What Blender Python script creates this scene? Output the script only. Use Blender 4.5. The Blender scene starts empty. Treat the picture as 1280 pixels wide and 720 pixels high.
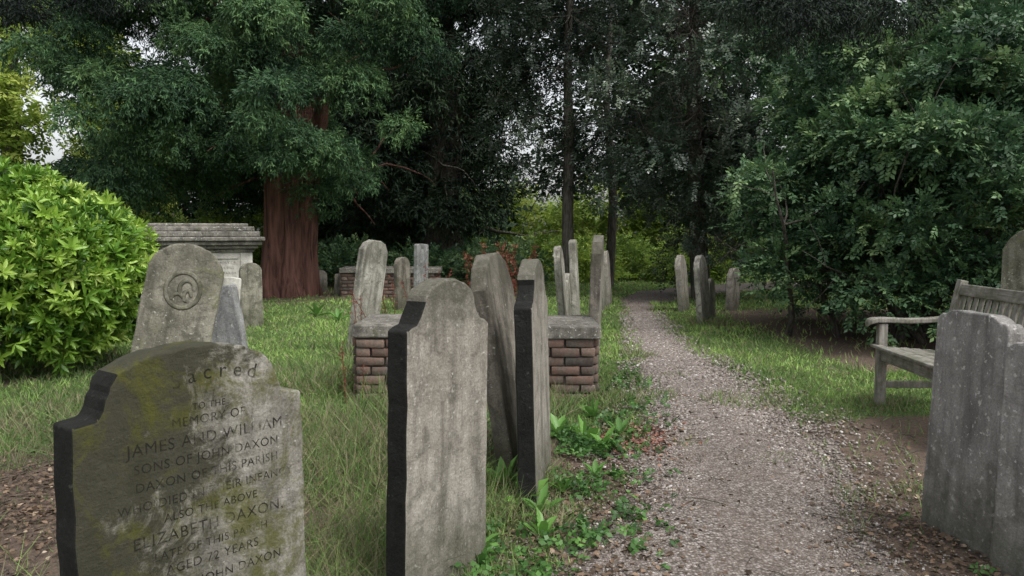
import bpy, bmesh, math, random
import numpy as np
from mathutils import Matrix, Vector, noise as mnoise
random.seed(5)
rng = np.random.default_rng(7)
sc = bpy.context.scene
COL = sc.collection

# ------------------------------------------------------------ node helpers
class NT:
    def __init__(s, name):
        s.mat = bpy.data.materials.new(name); s.mat.use_nodes = True
        s.t = s.mat.node_tree; s.t.nodes.clear()
        s.out = s.n('ShaderNodeOutputMaterial')
    def n(s, typ, **kw):
        nd = s.t.nodes.new(typ)
        for k, v in kw.items(): setattr(nd, k, v)
        return nd
    def l(s, a, b): s.t.links.new(a, b)
    def coord(s, scale=(1,1,1), kind='Object', loc=(0,0,0)):
        c = s.n('ShaderNodeTexCoord'); m = s.n('ShaderNodeMapping')
        m.inputs['Scale'].default_value = scale; m.inputs['Location'].default_value = loc
        s.l(c.outputs[kind], m.inputs['Vector']); return m.outputs[0]
    def noise(s, vec, scale, detail=6, rough=.6, dist=0):
        nd = s.n('ShaderNodeTexNoise'); s.l(vec, nd.inputs['Vector'])
        nd.inputs['Scale'].default_value = scale; nd.inputs['Detail'].default_value = detail
        nd.inputs['Roughness'].default_value = rough; nd.inputs['Distortion'].default_value = dist
        return nd.outputs['Fac']
    def ramp(s, fac, stops):
        r = s.n('ShaderNodeValToRGB'); s.l(fac, r.inputs[0])
        e = r.color_ramp.elements
        while len(e) < len(stops): e.new(.5)
        for i, (p, c) in enumerate(stops):
            e[i].position = p
            e[i].color = (c, c, c, 1) if isinstance(c, (int, float)) else (*c, 1)
        return r.outputs[0]
    def mix(s, fac, a, b, mode='MIX'):
        m = s.n('ShaderNodeMix', data_type='RGBA', blend_type=mode)
        for sock, v in ((m.inputs[0], fac), (m.inputs[6], a), (m.inputs[7], b)):
            if isinstance(v, (int, float)): sock.default_value = v
            elif isinstance(v, tuple): sock.default_value = (*v, 1)
            else: s.l(v, sock)
        return m.outputs[2]
    def math(s, op, a, b=0.0):
        m = s.n('ShaderNodeMath', operation=op)
        for sock, v in ((m.inputs[0], a), (m.inputs[1], b)):
            if isinstance(v, (int, float)): sock.default_value = v
            else: s.l(v, sock)
        return m.outputs[0]
    def bump(s, h, strength, dist, normal=None):
        b = s.n('ShaderNodeBump'); b.inputs['Strength'].default_value = strength
        b.inputs['Distance'].default_value = dist; s.l(h, b.inputs['Height'])
        if normal: s.l(normal, b.inputs['Normal'])
        return b.outputs[0]
    def finish(s, col, rough=.9, normal=None, spec=.3, trans=0, transcol=None):
        p = s.n('ShaderNodeBsdfPrincipled')
        if isinstance(col, tuple): p.inputs['Base Color'].default_value = (*col, 1)
        else: s.l(col, p.inputs['Base Color'])
        p.inputs['Roughness'].default_value = rough
        p.inputs['Specular IOR Level'].default_value = spec
        if normal: s.l(normal, p.inputs['Normal'])
        if trans > 0:
            tr = s.n('ShaderNodeBsdfTranslucent'); s.l(transcol if transcol else col, tr.inputs[0])
            mx = s.n('ShaderNodeMixShader'); mx.inputs[0].default_value = trans
            s.l(p.outputs[0], mx.inputs[1]); s.l(tr.outputs[0], mx.inputs[2]); s.l(mx.outputs[0], s.out.inputs[0])
        else: s.l(p.outputs[0], s.out.inputs[0])
        return s.mat

def leaf_mat(name, stops, rough=.5, spec=.35, trans=.3):
    m = NT(name); a = m.n('ShaderNodeAttribute', attribute_name='tint')
    c = m.ramp(a.outputs['Fac'], stops)
    return m.finish(c, rough, None, spec, trans)

def stone_mat(name, base, dark, lichen=.3, moss=0., streak=.5, seed=0., mosscol=(.07,.085,.02), lcol=(.5,.5,.46), stain=.5, leftdark=0., grime=.5, topdark=0., lsize=26):
    m = NT(name); v = m.coord(loc=(seed, seed*.7, seed*1.3))
    vs = m.coord(scale=(1,1,.16), loc=(seed*2, seed, 0))
    big = m.noise(v, 3.2, 8, .65)
    c = m.mix(m.ramp(big, [(.35, 0.), (.62, 1.)]), dark, base)
    st = m.noise(vs, 14, 6, .6)
    c = m.mix(m.math('MULTIPLY', m.ramp(st, [(.45, 0.), (.7, 1.)]), streak), c, tuple(x*.35 for x in dark))
    blot = m.noise(v, 9, 8, .7, .6)
    c = m.mix(m.math('MULTIPLY', m.ramp(blot, [(.5, 0.), (.62, 1.)]), stain), c, tuple(x*.5 for x in dark))
    pit = m.noise(v, 55, 6, .75)
    c = m.mix(m.math('MULTIPLY', m.ramp(pit, [(.56, 0.), (.68, 1.)]), stain), c, tuple(x*.4 for x in dark))
    fine = m.noise(v, 120, 4, .7)
    c = m.mix(.75, c, m.ramp(fine, [(.3, .55), (.7, 1.25)]), 'MULTIPLY')
    if lichen > 0:
        l1 = m.noise(v, 38, 5, .65, .3)
        th = .66 - lichen*.15
        c = m.mix(m.ramp(l1, [(th, 0.), (th+.05, .75)]), c, lcol)
        vo = m.n('ShaderNodeTexVoronoi'); m.l(v, vo.inputs['Vector']); vo.inputs['Scale'].default_value = lsize
        vo.inputs['Randomness'].default_value = 1
        wob = m.math('ADD', vo.outputs['Distance'], m.math('MULTIPLY', m.noise(v, 70, 3), .35))
        sp = m.math('MULTIPLY', m.ramp(wob, [(.3, 1.), (.36, 0.)]), m.ramp(m.noise(v, 5, 3), [(.46, 0.), (.58, .85*min(1, lichen*2))]))
        c = m.mix(sp, c, lcol)
    sepc = m.n('ShaderNodeSeparateXYZ'); m.l(m.coord(), sepc.inputs[0])
    if grime > 0:
        g = m.math('ADD', m.math('MULTIPLY', sepc.outputs[2], -1.4), m.math('MULTIPLY', m.noise(v, 7, 8, .7, .4), 1.4))
        c = m.mix(m.math('MULTIPLY', m.ramp(g, [(.1, 0.), (.6, 1.)]), grime), c, (.05,.055,.028))
    if topdark > 0:   # lichen and soot crust on the exposed shoulders
        g = m.math('ADD', m.math('MULTIPLY', m.math('SUBTRACT', sepc.outputs[2], .9), 2.2), m.math('MULTIPLY', m.noise(v, 10, 9, .78, .4), 1.2))
        c = m.mix(m.math('MULTIPLY', m.ramp(g, [(.65, 0.), (1., 1.)]), topdark), c, (.055,.055,.038))
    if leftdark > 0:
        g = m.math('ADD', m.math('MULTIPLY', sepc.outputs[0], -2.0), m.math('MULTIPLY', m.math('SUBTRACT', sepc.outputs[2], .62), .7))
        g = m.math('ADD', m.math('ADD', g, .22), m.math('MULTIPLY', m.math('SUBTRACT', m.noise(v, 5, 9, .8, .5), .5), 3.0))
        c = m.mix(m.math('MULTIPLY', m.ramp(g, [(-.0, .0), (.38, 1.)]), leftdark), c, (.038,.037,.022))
    if moss > 0:
        mo = m.noise(v, 4.5, 9, .78, .6)
        th = .66 - moss*.26
        c = m.mix(m.math('MULTIPLY', m.ramp(mo, [(th, 0.), (th+.12, 1.)]), .8), c, m.mix(m.noise(v, 60), mosscol, tuple(x*1.7 for x in mosscol)))
    b1 = m.bump(m.noise(v, 160, 6, .75), .6, .004)
    b2 = m.bump(m.noise(v, 18, 8, .7), .6, .025, b1)
    return m.finish(c, .92, b2, .2)

# ------------------------------------------------------------ mesh helpers
def link(o, parent=None):
    COL.objects.link(o)
    if parent: o.parent = parent
    return o
def empty(name, loc=(0,0,0), rotz=0):
    e = bpy.data.objects.new(name, None); e.location = loc; e.rotation_euler = (0,0,rotz)
    COL.objects.link(e); e.empty_display_size = .1; return e
def np_mesh(name, verts, quads, mat, tint=None, parent=None, smooth=False):
    me = bpy.data.meshes.new(name); nv, nf = len(verts), len(quads)
    me.vertices.add(nv); me.vertices.foreach_set('co', np.ascontiguousarray(verts, dtype=np.float32).ravel())
    me.loops.add(nf*4); me.loops.foreach_set('vertex_index', np.ascontiguousarray(quads, dtype=np.int32).ravel())
    me.polygons.add(nf); me.polygons.foreach_set('loop_start', np.arange(nf, dtype=np.int32)*4)
    me.update(calc_edges=True)
    if tint is not None:
        a = me.attributes.new('tint', 'FLOAT', 'POINT'); a.data.foreach_set('value', np.ascontiguousarray(tint, dtype=np.float32))
    if smooth: me.polygons.foreach_set('use_smooth', np.ones(nf, dtype=bool))
    me.materials.append(mat)
    return link(bpy.data.objects.new(name, me), parent)
def nrm(a): return a/np.maximum(np.linalg.norm(a, axis=-1, keepdims=True), 1e-6)

def instance(tv, tq, pos, a, n0, s, sw=None):
    a = nrm(a); b = nrm(np.cross(n0, a)); n = np.cross(a, b)
    s = s[:, None, None]; w = s if sw is None else sw[:, None, None]
    V = pos[:, None, :] + s*tv[None, :, 0:1]*a[:, None, :] + w*tv[None, :, 1:2]*b[:, None, :] + s*tv[None, :, 2:3]*n[:, None, :]
    K = len(tv); M = len(pos)
    Q = tq[None] + (np.arange(M)*K)[:, None, None]
    return V.reshape(-1, 3), Q.reshape(-1, 4)

def tpl(leaves, fold=False):
    V = []; Q = []
    for o, d, u, L, W in leaves:
        o = np.array(o, float); d = nrm(np.array(d, float)); u = np.array(u, float)
        sd = nrm(np.cross(u, d)); up = np.cross(d, sd); k = len(V)
        if fold:
            V += [o, o+d*L*.3+sd*W/2+up*W*.12, o+d*L*.7+sd*W*.42+up*W*.08, o+d*L-up*L*.1, o+d*L*.7-sd*W*.42+up*W*.08, o+d*L*.3-sd*W/2+up*W*.12]
            Q += [[k, k+3, k+2, k+1], [k, k+5, k+4, k+3]]
        else:
            V += [o, o+d*L*.5+sd*W/2, o+d*L, o+d*L*.5-sd*W/2]
            Q += [[k, k+3, k+2, k+1]]
    return np.array(V), np.array(Q)
R = random.Random(3)
def spray_yew():
    L = []
    for i in range(12):
        x = R.uniform(.0,.9)
        an = R.uniform(0,6.28)
        L.append(((x, R.uniform(-.15,.15), -.3*x*x+R.uniform(-.1,.1)), (R.uniform(.3,1), R.uniform(-.9,.9), -.4+R.uniform(-.6,.5)), (math.cos(an),math.sin(an),.8), R.uniform(.28,.55)*(1.1-.4*x), R.uniform(.06,.10)))
    return tpl(L)
def spray_broad(n=9, ln=.34, wd=.17, spread=1.):
    L = []
    for i in range(n):
        x = .05+.9*i/n; sgn = 1 if i % 2 else -1
        L.append(((x, 0, R.uniform(-.06,.06)), (.6, sgn*spread*R.uniform(.5,1.1), R.uniform(-.5,.4)), (R.uniform(-.5,.5),R.uniform(-.6,.6),1), ln*R.uniform(.8,1.2), wd))
    return tpl(L)
def rosette(n=9, fold=True, ln=1., wd=.27, lift=(.1,.9)):
    L = []
    for i in range(n):
        an = i*2.4; el = lift[0]+(lift[1]-lift[0])*i/n
        L.append(((el*.15, 0, 0), (el, math.cos(an)*(1-.5*el), math.sin(an)*(1-.5*el)), (1,.0,.01), ln*R.uniform(.8,1.1), wd))
    return tpl(L, fold)
YEW = spray_yew(); BROAD = spray_broad(); SMALL = spray_broad(12, .2, .12, 1.2); LAUREL = rosette(8,True,1.,.27,(.2,1.2))
BACKT = spray_broad(6,.45,.26)

def foliage(name, clumps, per, T, size, mat, droop=.3, up=.35, seed=0, parent=None, inner=.55, hue=.0, fill=.15):
    g = np.random.default_rng(seed)
    clumps = np.asarray(clumps)
    rm = clumps[:,3].mean()
    cnt = np.maximum(3, (per*(clumps[:,3]/rm)**2)).astype(int)
    idx = np.repeat(np.arange(len(clumps)), cnt); M = len(idx)
    d = g.normal(size=(M,3)); d[:,2] += up; d = nrm(d)
    rr = inner+(1-inner)*g.random(M)**.6
    far = g.random(M) < fill; rr[far] *= g.random(far.sum())*1.5
    c = clumps[idx]; off = d*rr[:,None]*c[:,3:4]; off[:,2] *= c[:,4]
    pos = c[:,:3]+off
    ax = d*.8+g.normal(size=(M,3))*.55; ax[:,2] -= droop
    nn = np.tile([0,0,1.],(M,1))+g.normal(size=(M,3))*.35+d*.4
    s = size*g.uniform(.6,1.35,M)
    V,Q = instance(T[0],T[1],pos,ax,nn,s)
    ct = g.normal(size=len(clumps))*.18
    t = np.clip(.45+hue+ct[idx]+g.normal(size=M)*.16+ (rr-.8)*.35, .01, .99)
    K = len(T[0]); tv = np.repeat(t,K)
    return np_mesh(name, V, Q, mat, tv, parent)

def crown(cx,cy,z0,z1,Rx,Ry,n,r0,r1,seed,power=2.2,bot=.9,shell=.55,sq=.75):
    g = np.random.default_rng(seed)
    t = g.random(n); z = z0+(z1-z0)*t
    prof = np.minimum(1, bot+(1-bot)*t*4)*(1-t**power*.75)
    an = g.random(n)*2*math.pi; rad = shell+(1-shell)*g.random(n)**.7
    rad = rad*(1+.14*np.sin(an*3+seed)+.1*np.sin(an*5+t*7))
    return np.stack([cx+Rx*prof*rad*np.cos(an), cy+Ry*prof*rad*np.sin(an), z, g.uniform(r0,r1,n), np.full(n,sq)],1)

def tube(pts, rads, sides=9, jitter=.0, seed=0, flute=0.):
    pts = np.array(pts,float); g = np.random.default_rng(seed); V=[]; Q=[]
    n = len(pts)
    for i in range(n):
        tg = nrm(pts[min(i+1,n-1)]-pts[max(i-1,0)]); ref = np.array([0,1.,0]) if abs(tg[1])<.9 else np.array([1.,0,0])
        u = nrm(np.cross(ref,tg)); w = np.cross(tg,u)
        for k in range(sides):
            a = 2*math.pi*k/sides; r = rads[i]*(1+g.normal()*jitter+flute*math.sin(a*5+i*.25)+flute*.6*math.sin(a*9+1))
            V.append(pts[i]+r*(math.cos(a)*u+math.sin(a)*w))
    for i in range(n-1):
        for k in range(sides):
            k2=(k+1)%sides; Q.append([i*sides+k,i*sides+k2,(i+1)*sides+k2,(i+1)*sides+k])
    return np.array(V),np.array(Q)
def merge(parts):
    V=[];Q=[];o=0
    for v,q in parts: V.append(v);Q.append(q+o);o+=len(v)
    return np.concatenate(V),np.concatenate(Q)
def limb(g, p, d, L, r, depth, out, seg=6, wander=.25, gravity=0., kids=3):
    p=np.array(p,float); d=nrm(np.array(d,float)); pts=[p.copy()]
    for i in range(seg):
        d=nrm(d+g.normal(size=3)*wander+np.array([0,0,gravity])); p=p+d*L/seg; pts.append(p.copy())
    out.append(tube(pts,[r*(1-.8*i/seg) for i in range(seg+1)],6 if r>.03 else 4))
    if depth>0:
        for k in range(kids):
            i=g.integers(2,seg+1); dd=nrm(d+g.normal(size=3)*.8)
            limb(g,pts[i],dd,L*g.uniform(.45,.7),r*.5*(1-.5*i/seg),depth-1,out,seg,wander,gravity,kids)

def boxes(name, bl, mat, parent=None, bevel=.006, seg=2):
    bm=bmesh.new()
    for b in bl:
        M=Matrix.Translation(b[:3])@(b[6].to_4x4() if len(b)>6 else Matrix())@Matrix.Diagonal((b[3],b[4],b[5],1))
        bmesh.ops.create_cube(bm,size=1,matrix=M)
    me=bpy.data.meshes.new(name); bm.to_mesh(me); bm.free(); me.materials.append(mat)
    o=link(bpy.data.objects.new(name,me),parent)
    if bevel:
        md=o.modifiers.new('b','BEVEL'); md.width=bevel; md.segments=seg; md.limit_method='ANGLE'
    return o

# ------------------------------------------------------------ materials
M_yew   = leaf_mat('yew_foliage',[(0,(.012,.032,.018)),(.35,(.036,.08,.037)),(.6,(.072,.148,.06)),(1,(.155,.26,.095))],.6,.25,.2)
M_yewd  = leaf_mat('dark_yew_foliage',[(0,(.005,.011,.008)),(.5,(.017,.034,.018)),(1,(.05,.085,.034))],.6,.2,0)
M_holly = leaf_mat('holly_foliage',[(0,(.016,.03,.02)),(.5,(.06,.09,.06)),(.8,(.125,.16,.11)),(1,(.21,.24,.17))],.35,.5,.12)
M_elder = leaf_mat('shrub_foliage',[(0,(.016,.042,.022)),(.4,(.048,.104,.048)),(.7,(.1,.185,.076)),(1,(.22,.32,.13))],.5,.35,.25)
M_laurel= leaf_mat('laurel_foliage',[(0,(.035,.095,.02)),(.4,(.13,.27,.032)),(.7,(.31,.48,.07)),(1,(.52,.64,.17))],.35,.5,.25)
M_lime  = leaf_mat('light_foliage',[(0,(.09,.15,.03)),(.5,(.27,.38,.07)),(1,(.48,.55,.13))],.6,.3,.45)
M_back  = leaf_mat('background_foliage',[(0,(.008,.018,.01)),(.5,(.024,.05,.023)),(1,(.07,.12,.038))],.6,.2,0)
M_grass = leaf_mat('grass_blades',[(0,(.30,.26,.16)),(.22,(.22,.21,.12)),(.32,(.09,.14,.052)),(.6,(.155,.245,.075)),(1,(.31,.45,.125))],.6,.25,.25)
M_dry   = leaf_mat('dead_leaf',[(0,(.04,.03,.021)),(.5,(.12,.085,.058)),(.8,(.21,.14,.095)),(1,(.38,.31,.23))],.8,.2,0)
M_weed  = leaf_mat('weed_leaf',[(0,(.03,.075,.02)),(.5,(.075,.18,.04)),(1,(.19,.38,.08))],.4,.4,.3)
M_rust  = leaf_mat('rusty_seedhead',[(0,(.06,.018,.013)),(.5,(.15,.045,.03)),(1,(.24,.1,.06))],.8,.2,0)

def bark(name,a,b,sx=14,sz=.12):
    m=NT(name); v=m.coord(scale=(1,1,sz)); f=m.noise(v,sx,8,.65,.5)
    c=m.mix(m.ramp(f,[(.35,0.),(.65,1.)]),a,b)
    return m.finish(c,.9,m.bump(f,1,.05),.2)
M_barkr=bark('yew_bark',(.04,.02,.016),(.2,.1,.078),10,.1)
M_barkg=bark('grey_bark',(.035,.03,.025),(.13,.12,.1),25,.2)

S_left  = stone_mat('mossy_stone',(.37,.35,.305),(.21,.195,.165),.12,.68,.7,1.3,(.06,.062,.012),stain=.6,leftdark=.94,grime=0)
S_algshade   = stone_mat('algae_and_shade_stone',(.022,.022,.02),(.01,.011,.009),.1,.1,.3,4.,(.03,.036,.012),(.07,.07,.06),grime=0)  # algae plus the unlit side's shade, both painted into one near-black colour
S_gray  = stone_mat('grey_headstone',(.4,.37,.32),(.25,.23,.19),.25,.12,.8,7.,(.12,.13,.06),(.5,.48,.43),.6,grime=.5,topdark=.65)
S_brown = stone_mat('brown_headstone',(.26,.235,.195),(.11,.1,.08),.12,.3,.85,9.,(.09,.09,.04),topdark=.5)
S_lich  = stone_mat('lichen_headstone',(.37,.355,.335),(.24,.23,.215),.4,.05,.75,12.,(.1,.11,.05),(.56,.55,.52),.4,lsize=21,grime=.6,topdark=.3)
S_round = stone_mat('weathered_headstone',(.36,.34,.275),(.17,.165,.125),.35,.42,.8,15.,(.11,.12,.045),(.46,.46,.39),.75,topdark=.4)
S_blue  = stone_mat('slate_headstone',(.36,.36,.35),(.19,.19,.185),.3,.2,.8,19.,stain=.7)
S_white = stone_mat('pale_tomb_stone',(.66,.64,.58),(.44,.42,.37),.1,.12,.5,22.,(.16,.17,.11),stain=.35,grime=.3)
S_cap   = stone_mat('stained_tomb_stone',(.28,.26,.225),(.11,.105,.09),.4,.3,.6,27.,grime=0,stain=.7)
S_pale  = stone_mat('pale_headstone',(.5,.48,.42),(.27,.255,.21),.25,.25,.85,31.,stain=.8,topdark=.4)

# ------------------------------------------------------------ ground
PY=np.array([-6,-3,0,2,2.95,4.12,5.6,7.6,10,12.4,14.5,16,17.5,19,22])
PL=np.array([-1.7,-1.2,-.5,-.12,.14,.55,.90,1.2,1.5,1.78,1.95,2.2,2.9,4.2,8])
PR=np.array([.1,.4,.85,1.2,1.45,1.76,2.04,1.98,2.04,2.24,2.6,3.5,5.,7,11.])
def pl(y): return np.interp(y,PY,PL)
def pr(y): return np.interp(y,PY,PR)
def hz(x,y):
    f=np.clip((np.hypot(x,y-5))/60,0,1)
    h=.018*np.sin(x*1.3+.5)*np.sin(y*.9+1)+.012*np.sin(x*2.7+y*1.9)+.008*np.sin(x*5.1-y*4.3)
    return h*np.clip(1-f,0,1)
def vnoise(x,y,s,seed=0):
    xs=x*s+seed*17.3; ys=y*s+seed*5.1
    xi=np.floor(xs).astype(int); yi=np.floor(ys).astype(int); fx=xs-xi; fy=ys-yi
    fx=fx*fx*(3-2*fx); fy=fy*fy*(3-2*fy)
    def h(a,b):
        v=np.sin(a*127.1+b*311.7+seed*74.7)*43758.5453; return v-np.floor(v)
    return (h(xi,yi)*(1-fx)+h(xi+1,yi)*fx)*(1-fy)+(h(xi,yi+1)*(1-fx)+h(xi+1,yi+1)*fx)*fy
def gmask(x,y):
    n=vnoise(x,y,2.2,1)*.5+vnoise(x,y,6,2)*.3+vnoise(x,y,14,3)*.2
    L=pl(y); Rr=pr(y); wob=(n-.5)*.5
    m=np.ones_like(x)
    inp=np.clip(np.minimum(x-L,Rr-x)/.12+wob*2,0,1)*(y<20); m=m*(1-inp)
    d=np.clip((x-Rr+.1)/.1,0,1)*np.clip((5.75-y+wob)/.35,0,1); m=m*(1-d*.93)
    e=np.clip((x+.45)/.3,0,1)*np.clip((L-x+.4)/.3,0,1)*np.clip((5.5-y)/.6,0,1)*np.clip(.6+(.55-n)*2.2,0,1); m=m*(1-e*.85)
    u=np.clip((y-13.5-(n-.5)*4)/2,0,1)*np.clip((24-y)/2,0,1)*.6*np.clip((1.-x)/1,0,1); m=m*(1-u)
    ub=np.clip((x-3.0)/.5,0,1)*np.clip((y-7.4)/.3,0,1)*np.clip((14-y)/1,0,1); m=m*(1-ub*.9)
    lf=np.clip((-x-.5)/.4,0,1)*np.clip((5.2-y)/.8,0,1)*np.clip((n-.18)*3,0,.88); m=m*(1-lf)
    ll=np.clip((-x-1.3+(n-.5))/.3,0,1)*np.clip((4.5-y+(n-.5))/.4,0,1); m=m*(1-ll*.85)
    sp=np.clip((vnoise(x,y,.9,31)*.5+n*.5-.52)*6,0,.72)*np.clip((9-y)/2,.3,1); m=m*(1-sp)
    return np.clip(m,0,1)
def axis(a,b,st,far,g=1.25):
    c=list(np.arange(a,b+1e-6,st)); s=st; v=b
    while v<far: s*=g; v+=s; c.append(v)
    s=st; v=a; pre=[]
    while v>-far: s*=g; v-=s; pre.append(v)
    return np.array(pre[::-1]+c)
gx=axis(-8,8,.1,500); gy=axis(-2,20,.1,500)
X,Y=np.meshgrid(gx,gy); nx,ny=len(gx),len(gy)
x=X.ravel(); y=Y.ravel(); z=hz(x,y)
I=np.arange(nx*ny).reshape(ny,nx)
Q=np.stack([I[:-1,:-1],I[:-1,1:],I[1:,1:],I[1:,:-1]],-1).reshape(-1,4)
m=NT('ground_soil_and_turf'); v=m.coord(); at=m.n('ShaderNodeAttribute',attribute_name='tint')
n1=m.noise(v,3,8,.7); n2=m.noise(v,45,6,.7)
soil=m.mix(m.ramp(n2,[(.3,0.),(.7,1.)]),(.055,.043,.033),(.2,.155,.12))
soil=m.mix(m.ramp(n1,[(.4,0.),(.65,.6)]),soil,(.17,.12,.095))
turf=m.mix(m.ramp(n2,[(.35,0.),(.7,1.)]),(.045,.075,.022),(.12,.19,.055))
f=m.math('ADD',at.outputs['Fac'],m.math('MULTIPLY',m.math('SUBTRACT',n2,.5),1.2))
c=m.mix(m.ramp(f,[(.35,0.),(.6,1.)]),soil,turf)
M_ground=m.finish(c,.95,m.bump(m.noise(v,60,8,.75),.8,.02),.15)
np_mesh('ground',np.stack([x,y,z],1),Q,M_ground,gmask(x,y),smooth=True)

ys=np.arange(-5,21.5,.07); us=np.linspace(0,1,22)
U,YY=np.meshgrid(us,ys); yy=YY.ravel(); uu=U.ravel()
eL=pl(yy)+(vnoise(yy,yy*0,3.1,5)-.5)*.3+(vnoise(yy,yy*0,9,6)-.5)*.1
eR=pr(yy)+(vnoise(yy,yy*0+7,2.7,7)-.5)*.3+(vnoise(yy,yy*0,8,8)-.5)*.1
xx=eL+(eR-eL)*uu
zz=hz(xx,yy)+.005+.012*np.sin(uu*math.pi)
I=np.arange(len(xx)).reshape(len(ys),len(us))
Q=np.stack([I[:-1,:-1],I[:-1,1:],I[1:,1:],I[1:,:-1]],-1).reshape(-1,4)
m=NT('gravel'); v=m.coord()
vo=m.n('ShaderNodeTexVoronoi'); m.l(v,vo.inputs['Vector']); vo.inputs['Scale'].default_value=75
vo2=m.n('ShaderNodeTexVoronoi'); m.l(v,vo2.inputs['Vector']); vo2.inputs['Scale'].default_value=150
sep=m.n('ShaderNodeSeparateColor'); m.l(vo.outputs['Color'],sep.inputs[0])
c=m.ramp(sep.outputs[0],[(0,(.085,.07,.06)),(.35,(.19,.16,.14)),(.7,(.3,.262,.236)),(1,(.45,.41,.38))])
c=m.mix(m.ramp(vo.outputs['Distance'],[(.3,0.),(.7,.7)]),c,(.06,.05,.042))
c=m.mix(m.ramp(m.noise(v,2.2,7,.7),[(.4,0.),(.65,.6)]),c,(.15,.12,.1))
c=m.mix(m.ramp(m.noise(v,7,7,.75),[(.52,0.),(.7,.6)]),c,(.075,.06,.048))
M_grav=m.finish(c,.9,m.bump(vo2.outputs['Distance'],.5,.004,m.bump(m.math('SUBTRACT',1.0,vo.outputs['Distance']),.9,.008)),.25)
path=np_mesh('gravel_path',np.stack([xx,yy,zz],1),Q,M_grav,smooth=True)
m=NT('pebbles'); a=m.n('ShaderNodeAttribute',attribute_name='tint')
M_peb=m.finish(m.ramp(a.outputs['Fac'],[(0,(.075,.062,.052)),(.3,(.17,.142,.122)),(.6,(.265,.23,.205)),(.85,(.37,.34,.31)),(1,(.62,.59,.56))]),.85)
N=60000
py=np.exp(rng.uniform(math.log(1.6),math.log(13),N)); pu=rng.normal(.5,.34,N)
px=pl(py)+(pr(py)-pl(py))*pu
k=(pu>-.25)&(pu<1.4)&((vnoise(px,py,3.3,51)*.6+vnoise(px,py,9,52)*.4+rng.random(N)*.5)>.5); px,py=px[k],py[k]; N=len(px)
cube=np.array([[a,b,c] for a in(-1,1) for b in(-1,1) for c in(-1,1)],float)*np.array([.5,.42,.3])
cube*=np.array([1,.8,.9,1,.75,1,1,.85])[:,None]
cq=np.array([[0,1,3,2],[4,6,7,5],[0,4,5,1],[2,3,7,6],[0,2,6,4],[1,5,7,3]])
s=rng.uniform(.005,.014,N)*np.clip(py/3.5,.75,2.0)
ax=rng.normal(size=(N,3)); ax[:,2]*=.2
V,Q=instance(cube,cq,np.stack([px,py,hz(px,py)+.012],1),ax,np.array([[0,0,1.]])+rng.normal(size=(N,3))*.3,s)
np_mesh('loose_gravel',V,Q,M_peb,np.repeat(np.clip(rng.normal(.48,.2,N),0,1),8),parent=path)

# ------------------------------------------------------------ grass
def blades(name,N,ymin,ymax,hfun,dens,seed,mat=M_grass,hue=0,wbase=.0013,lean=.35):
    g=np.random.default_rng(seed)
    y=np.exp(g.uniform(math.log(ymin),math.log(ymax),N)); x=g.uniform(-1,1,N)*(.72*y+1.0)
    k=g.random(N)<dens(x,y); x,y=x[k],y[k]; N=len(x)
    T=np.array([[0,-.5,0],[0,.5,0],[.5,-.4,.06],[.5,.4,.06],[1,-.08,.28],[1,.08,.28]]); TQ=np.array([[0,1,3,2],[2,3,5,4]])
    h=hfun(x,y)*g.uniform(.5,1.4,N)
    a=g.normal(size=(N,3))*lean; a[:,2]=1
    nn=g.normal(size=(N,3)); nn[:,2]*=.2
    V,Q=instance(T,TQ,np.stack([x,y,hz(x,y)-.005],1),a,nn,h,np.maximum(.0025,wbase*y)*g.uniform(.6,1.3,N))
    t=np.clip(.54+hue+(vnoise(x,y,1.1,9)-.5)*.6+(vnoise(x,y,4,10)-.5)*.5+g.normal(size=N)*.14+.25*np.clip((y-6)/3,0,1),.26,1)
    front=np.clip((-x-.0)/.6,0,1)*np.clip((6.5-y)/2,0,1)
    dry=g.random(N)<(.07+.2*vnoise(x,y,1.5,33)+.5*front*vnoise(x,y,1.9,34)); t[dry]=g.uniform(0,.25,dry.sum())
    return np_mesh(name,V,Q,mat,np.repeat(t,6))
def long_zone(x,y): return np.clip((.1-x)/.3,0,1)*np.clip((6.3-y)/1.5,0,1)*np.clip(1-np.clip((-x-1.4)/.3,0,1)*np.clip((4.4-y)/.3,0,1),.08,1)
blades('lawn_grass',300000,1.5,24,lambda x,y:.035+.04*vnoise(x,y,1.7,4)+.03*long_zone(x,y),gmask,11,lean=.55)
def ldens(x,y):
    n=vnoise(x,y,2.5,20)*.7+vnoise(x,y,7,21)*.3; return long_zone(x,y)*np.clip((n-.46)*3.5,0,1)
blades('long_grass',65000,1.5,7,lambda x,y:.11+.12*vnoise(x,y,2,14),ldens,12,hue=-.03,lean=.9)
def tuft(cx,cy,r,n,h,seed,hue=0):
    g=np.random.default_rng(seed); an=g.random(n)*6.28; rr=r*np.sqrt(g.random(n))
    return np.stack([cx+rr*np.cos(an),cy+rr*np.sin(an),np.full(n,h)],1)
tl=[]
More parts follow.
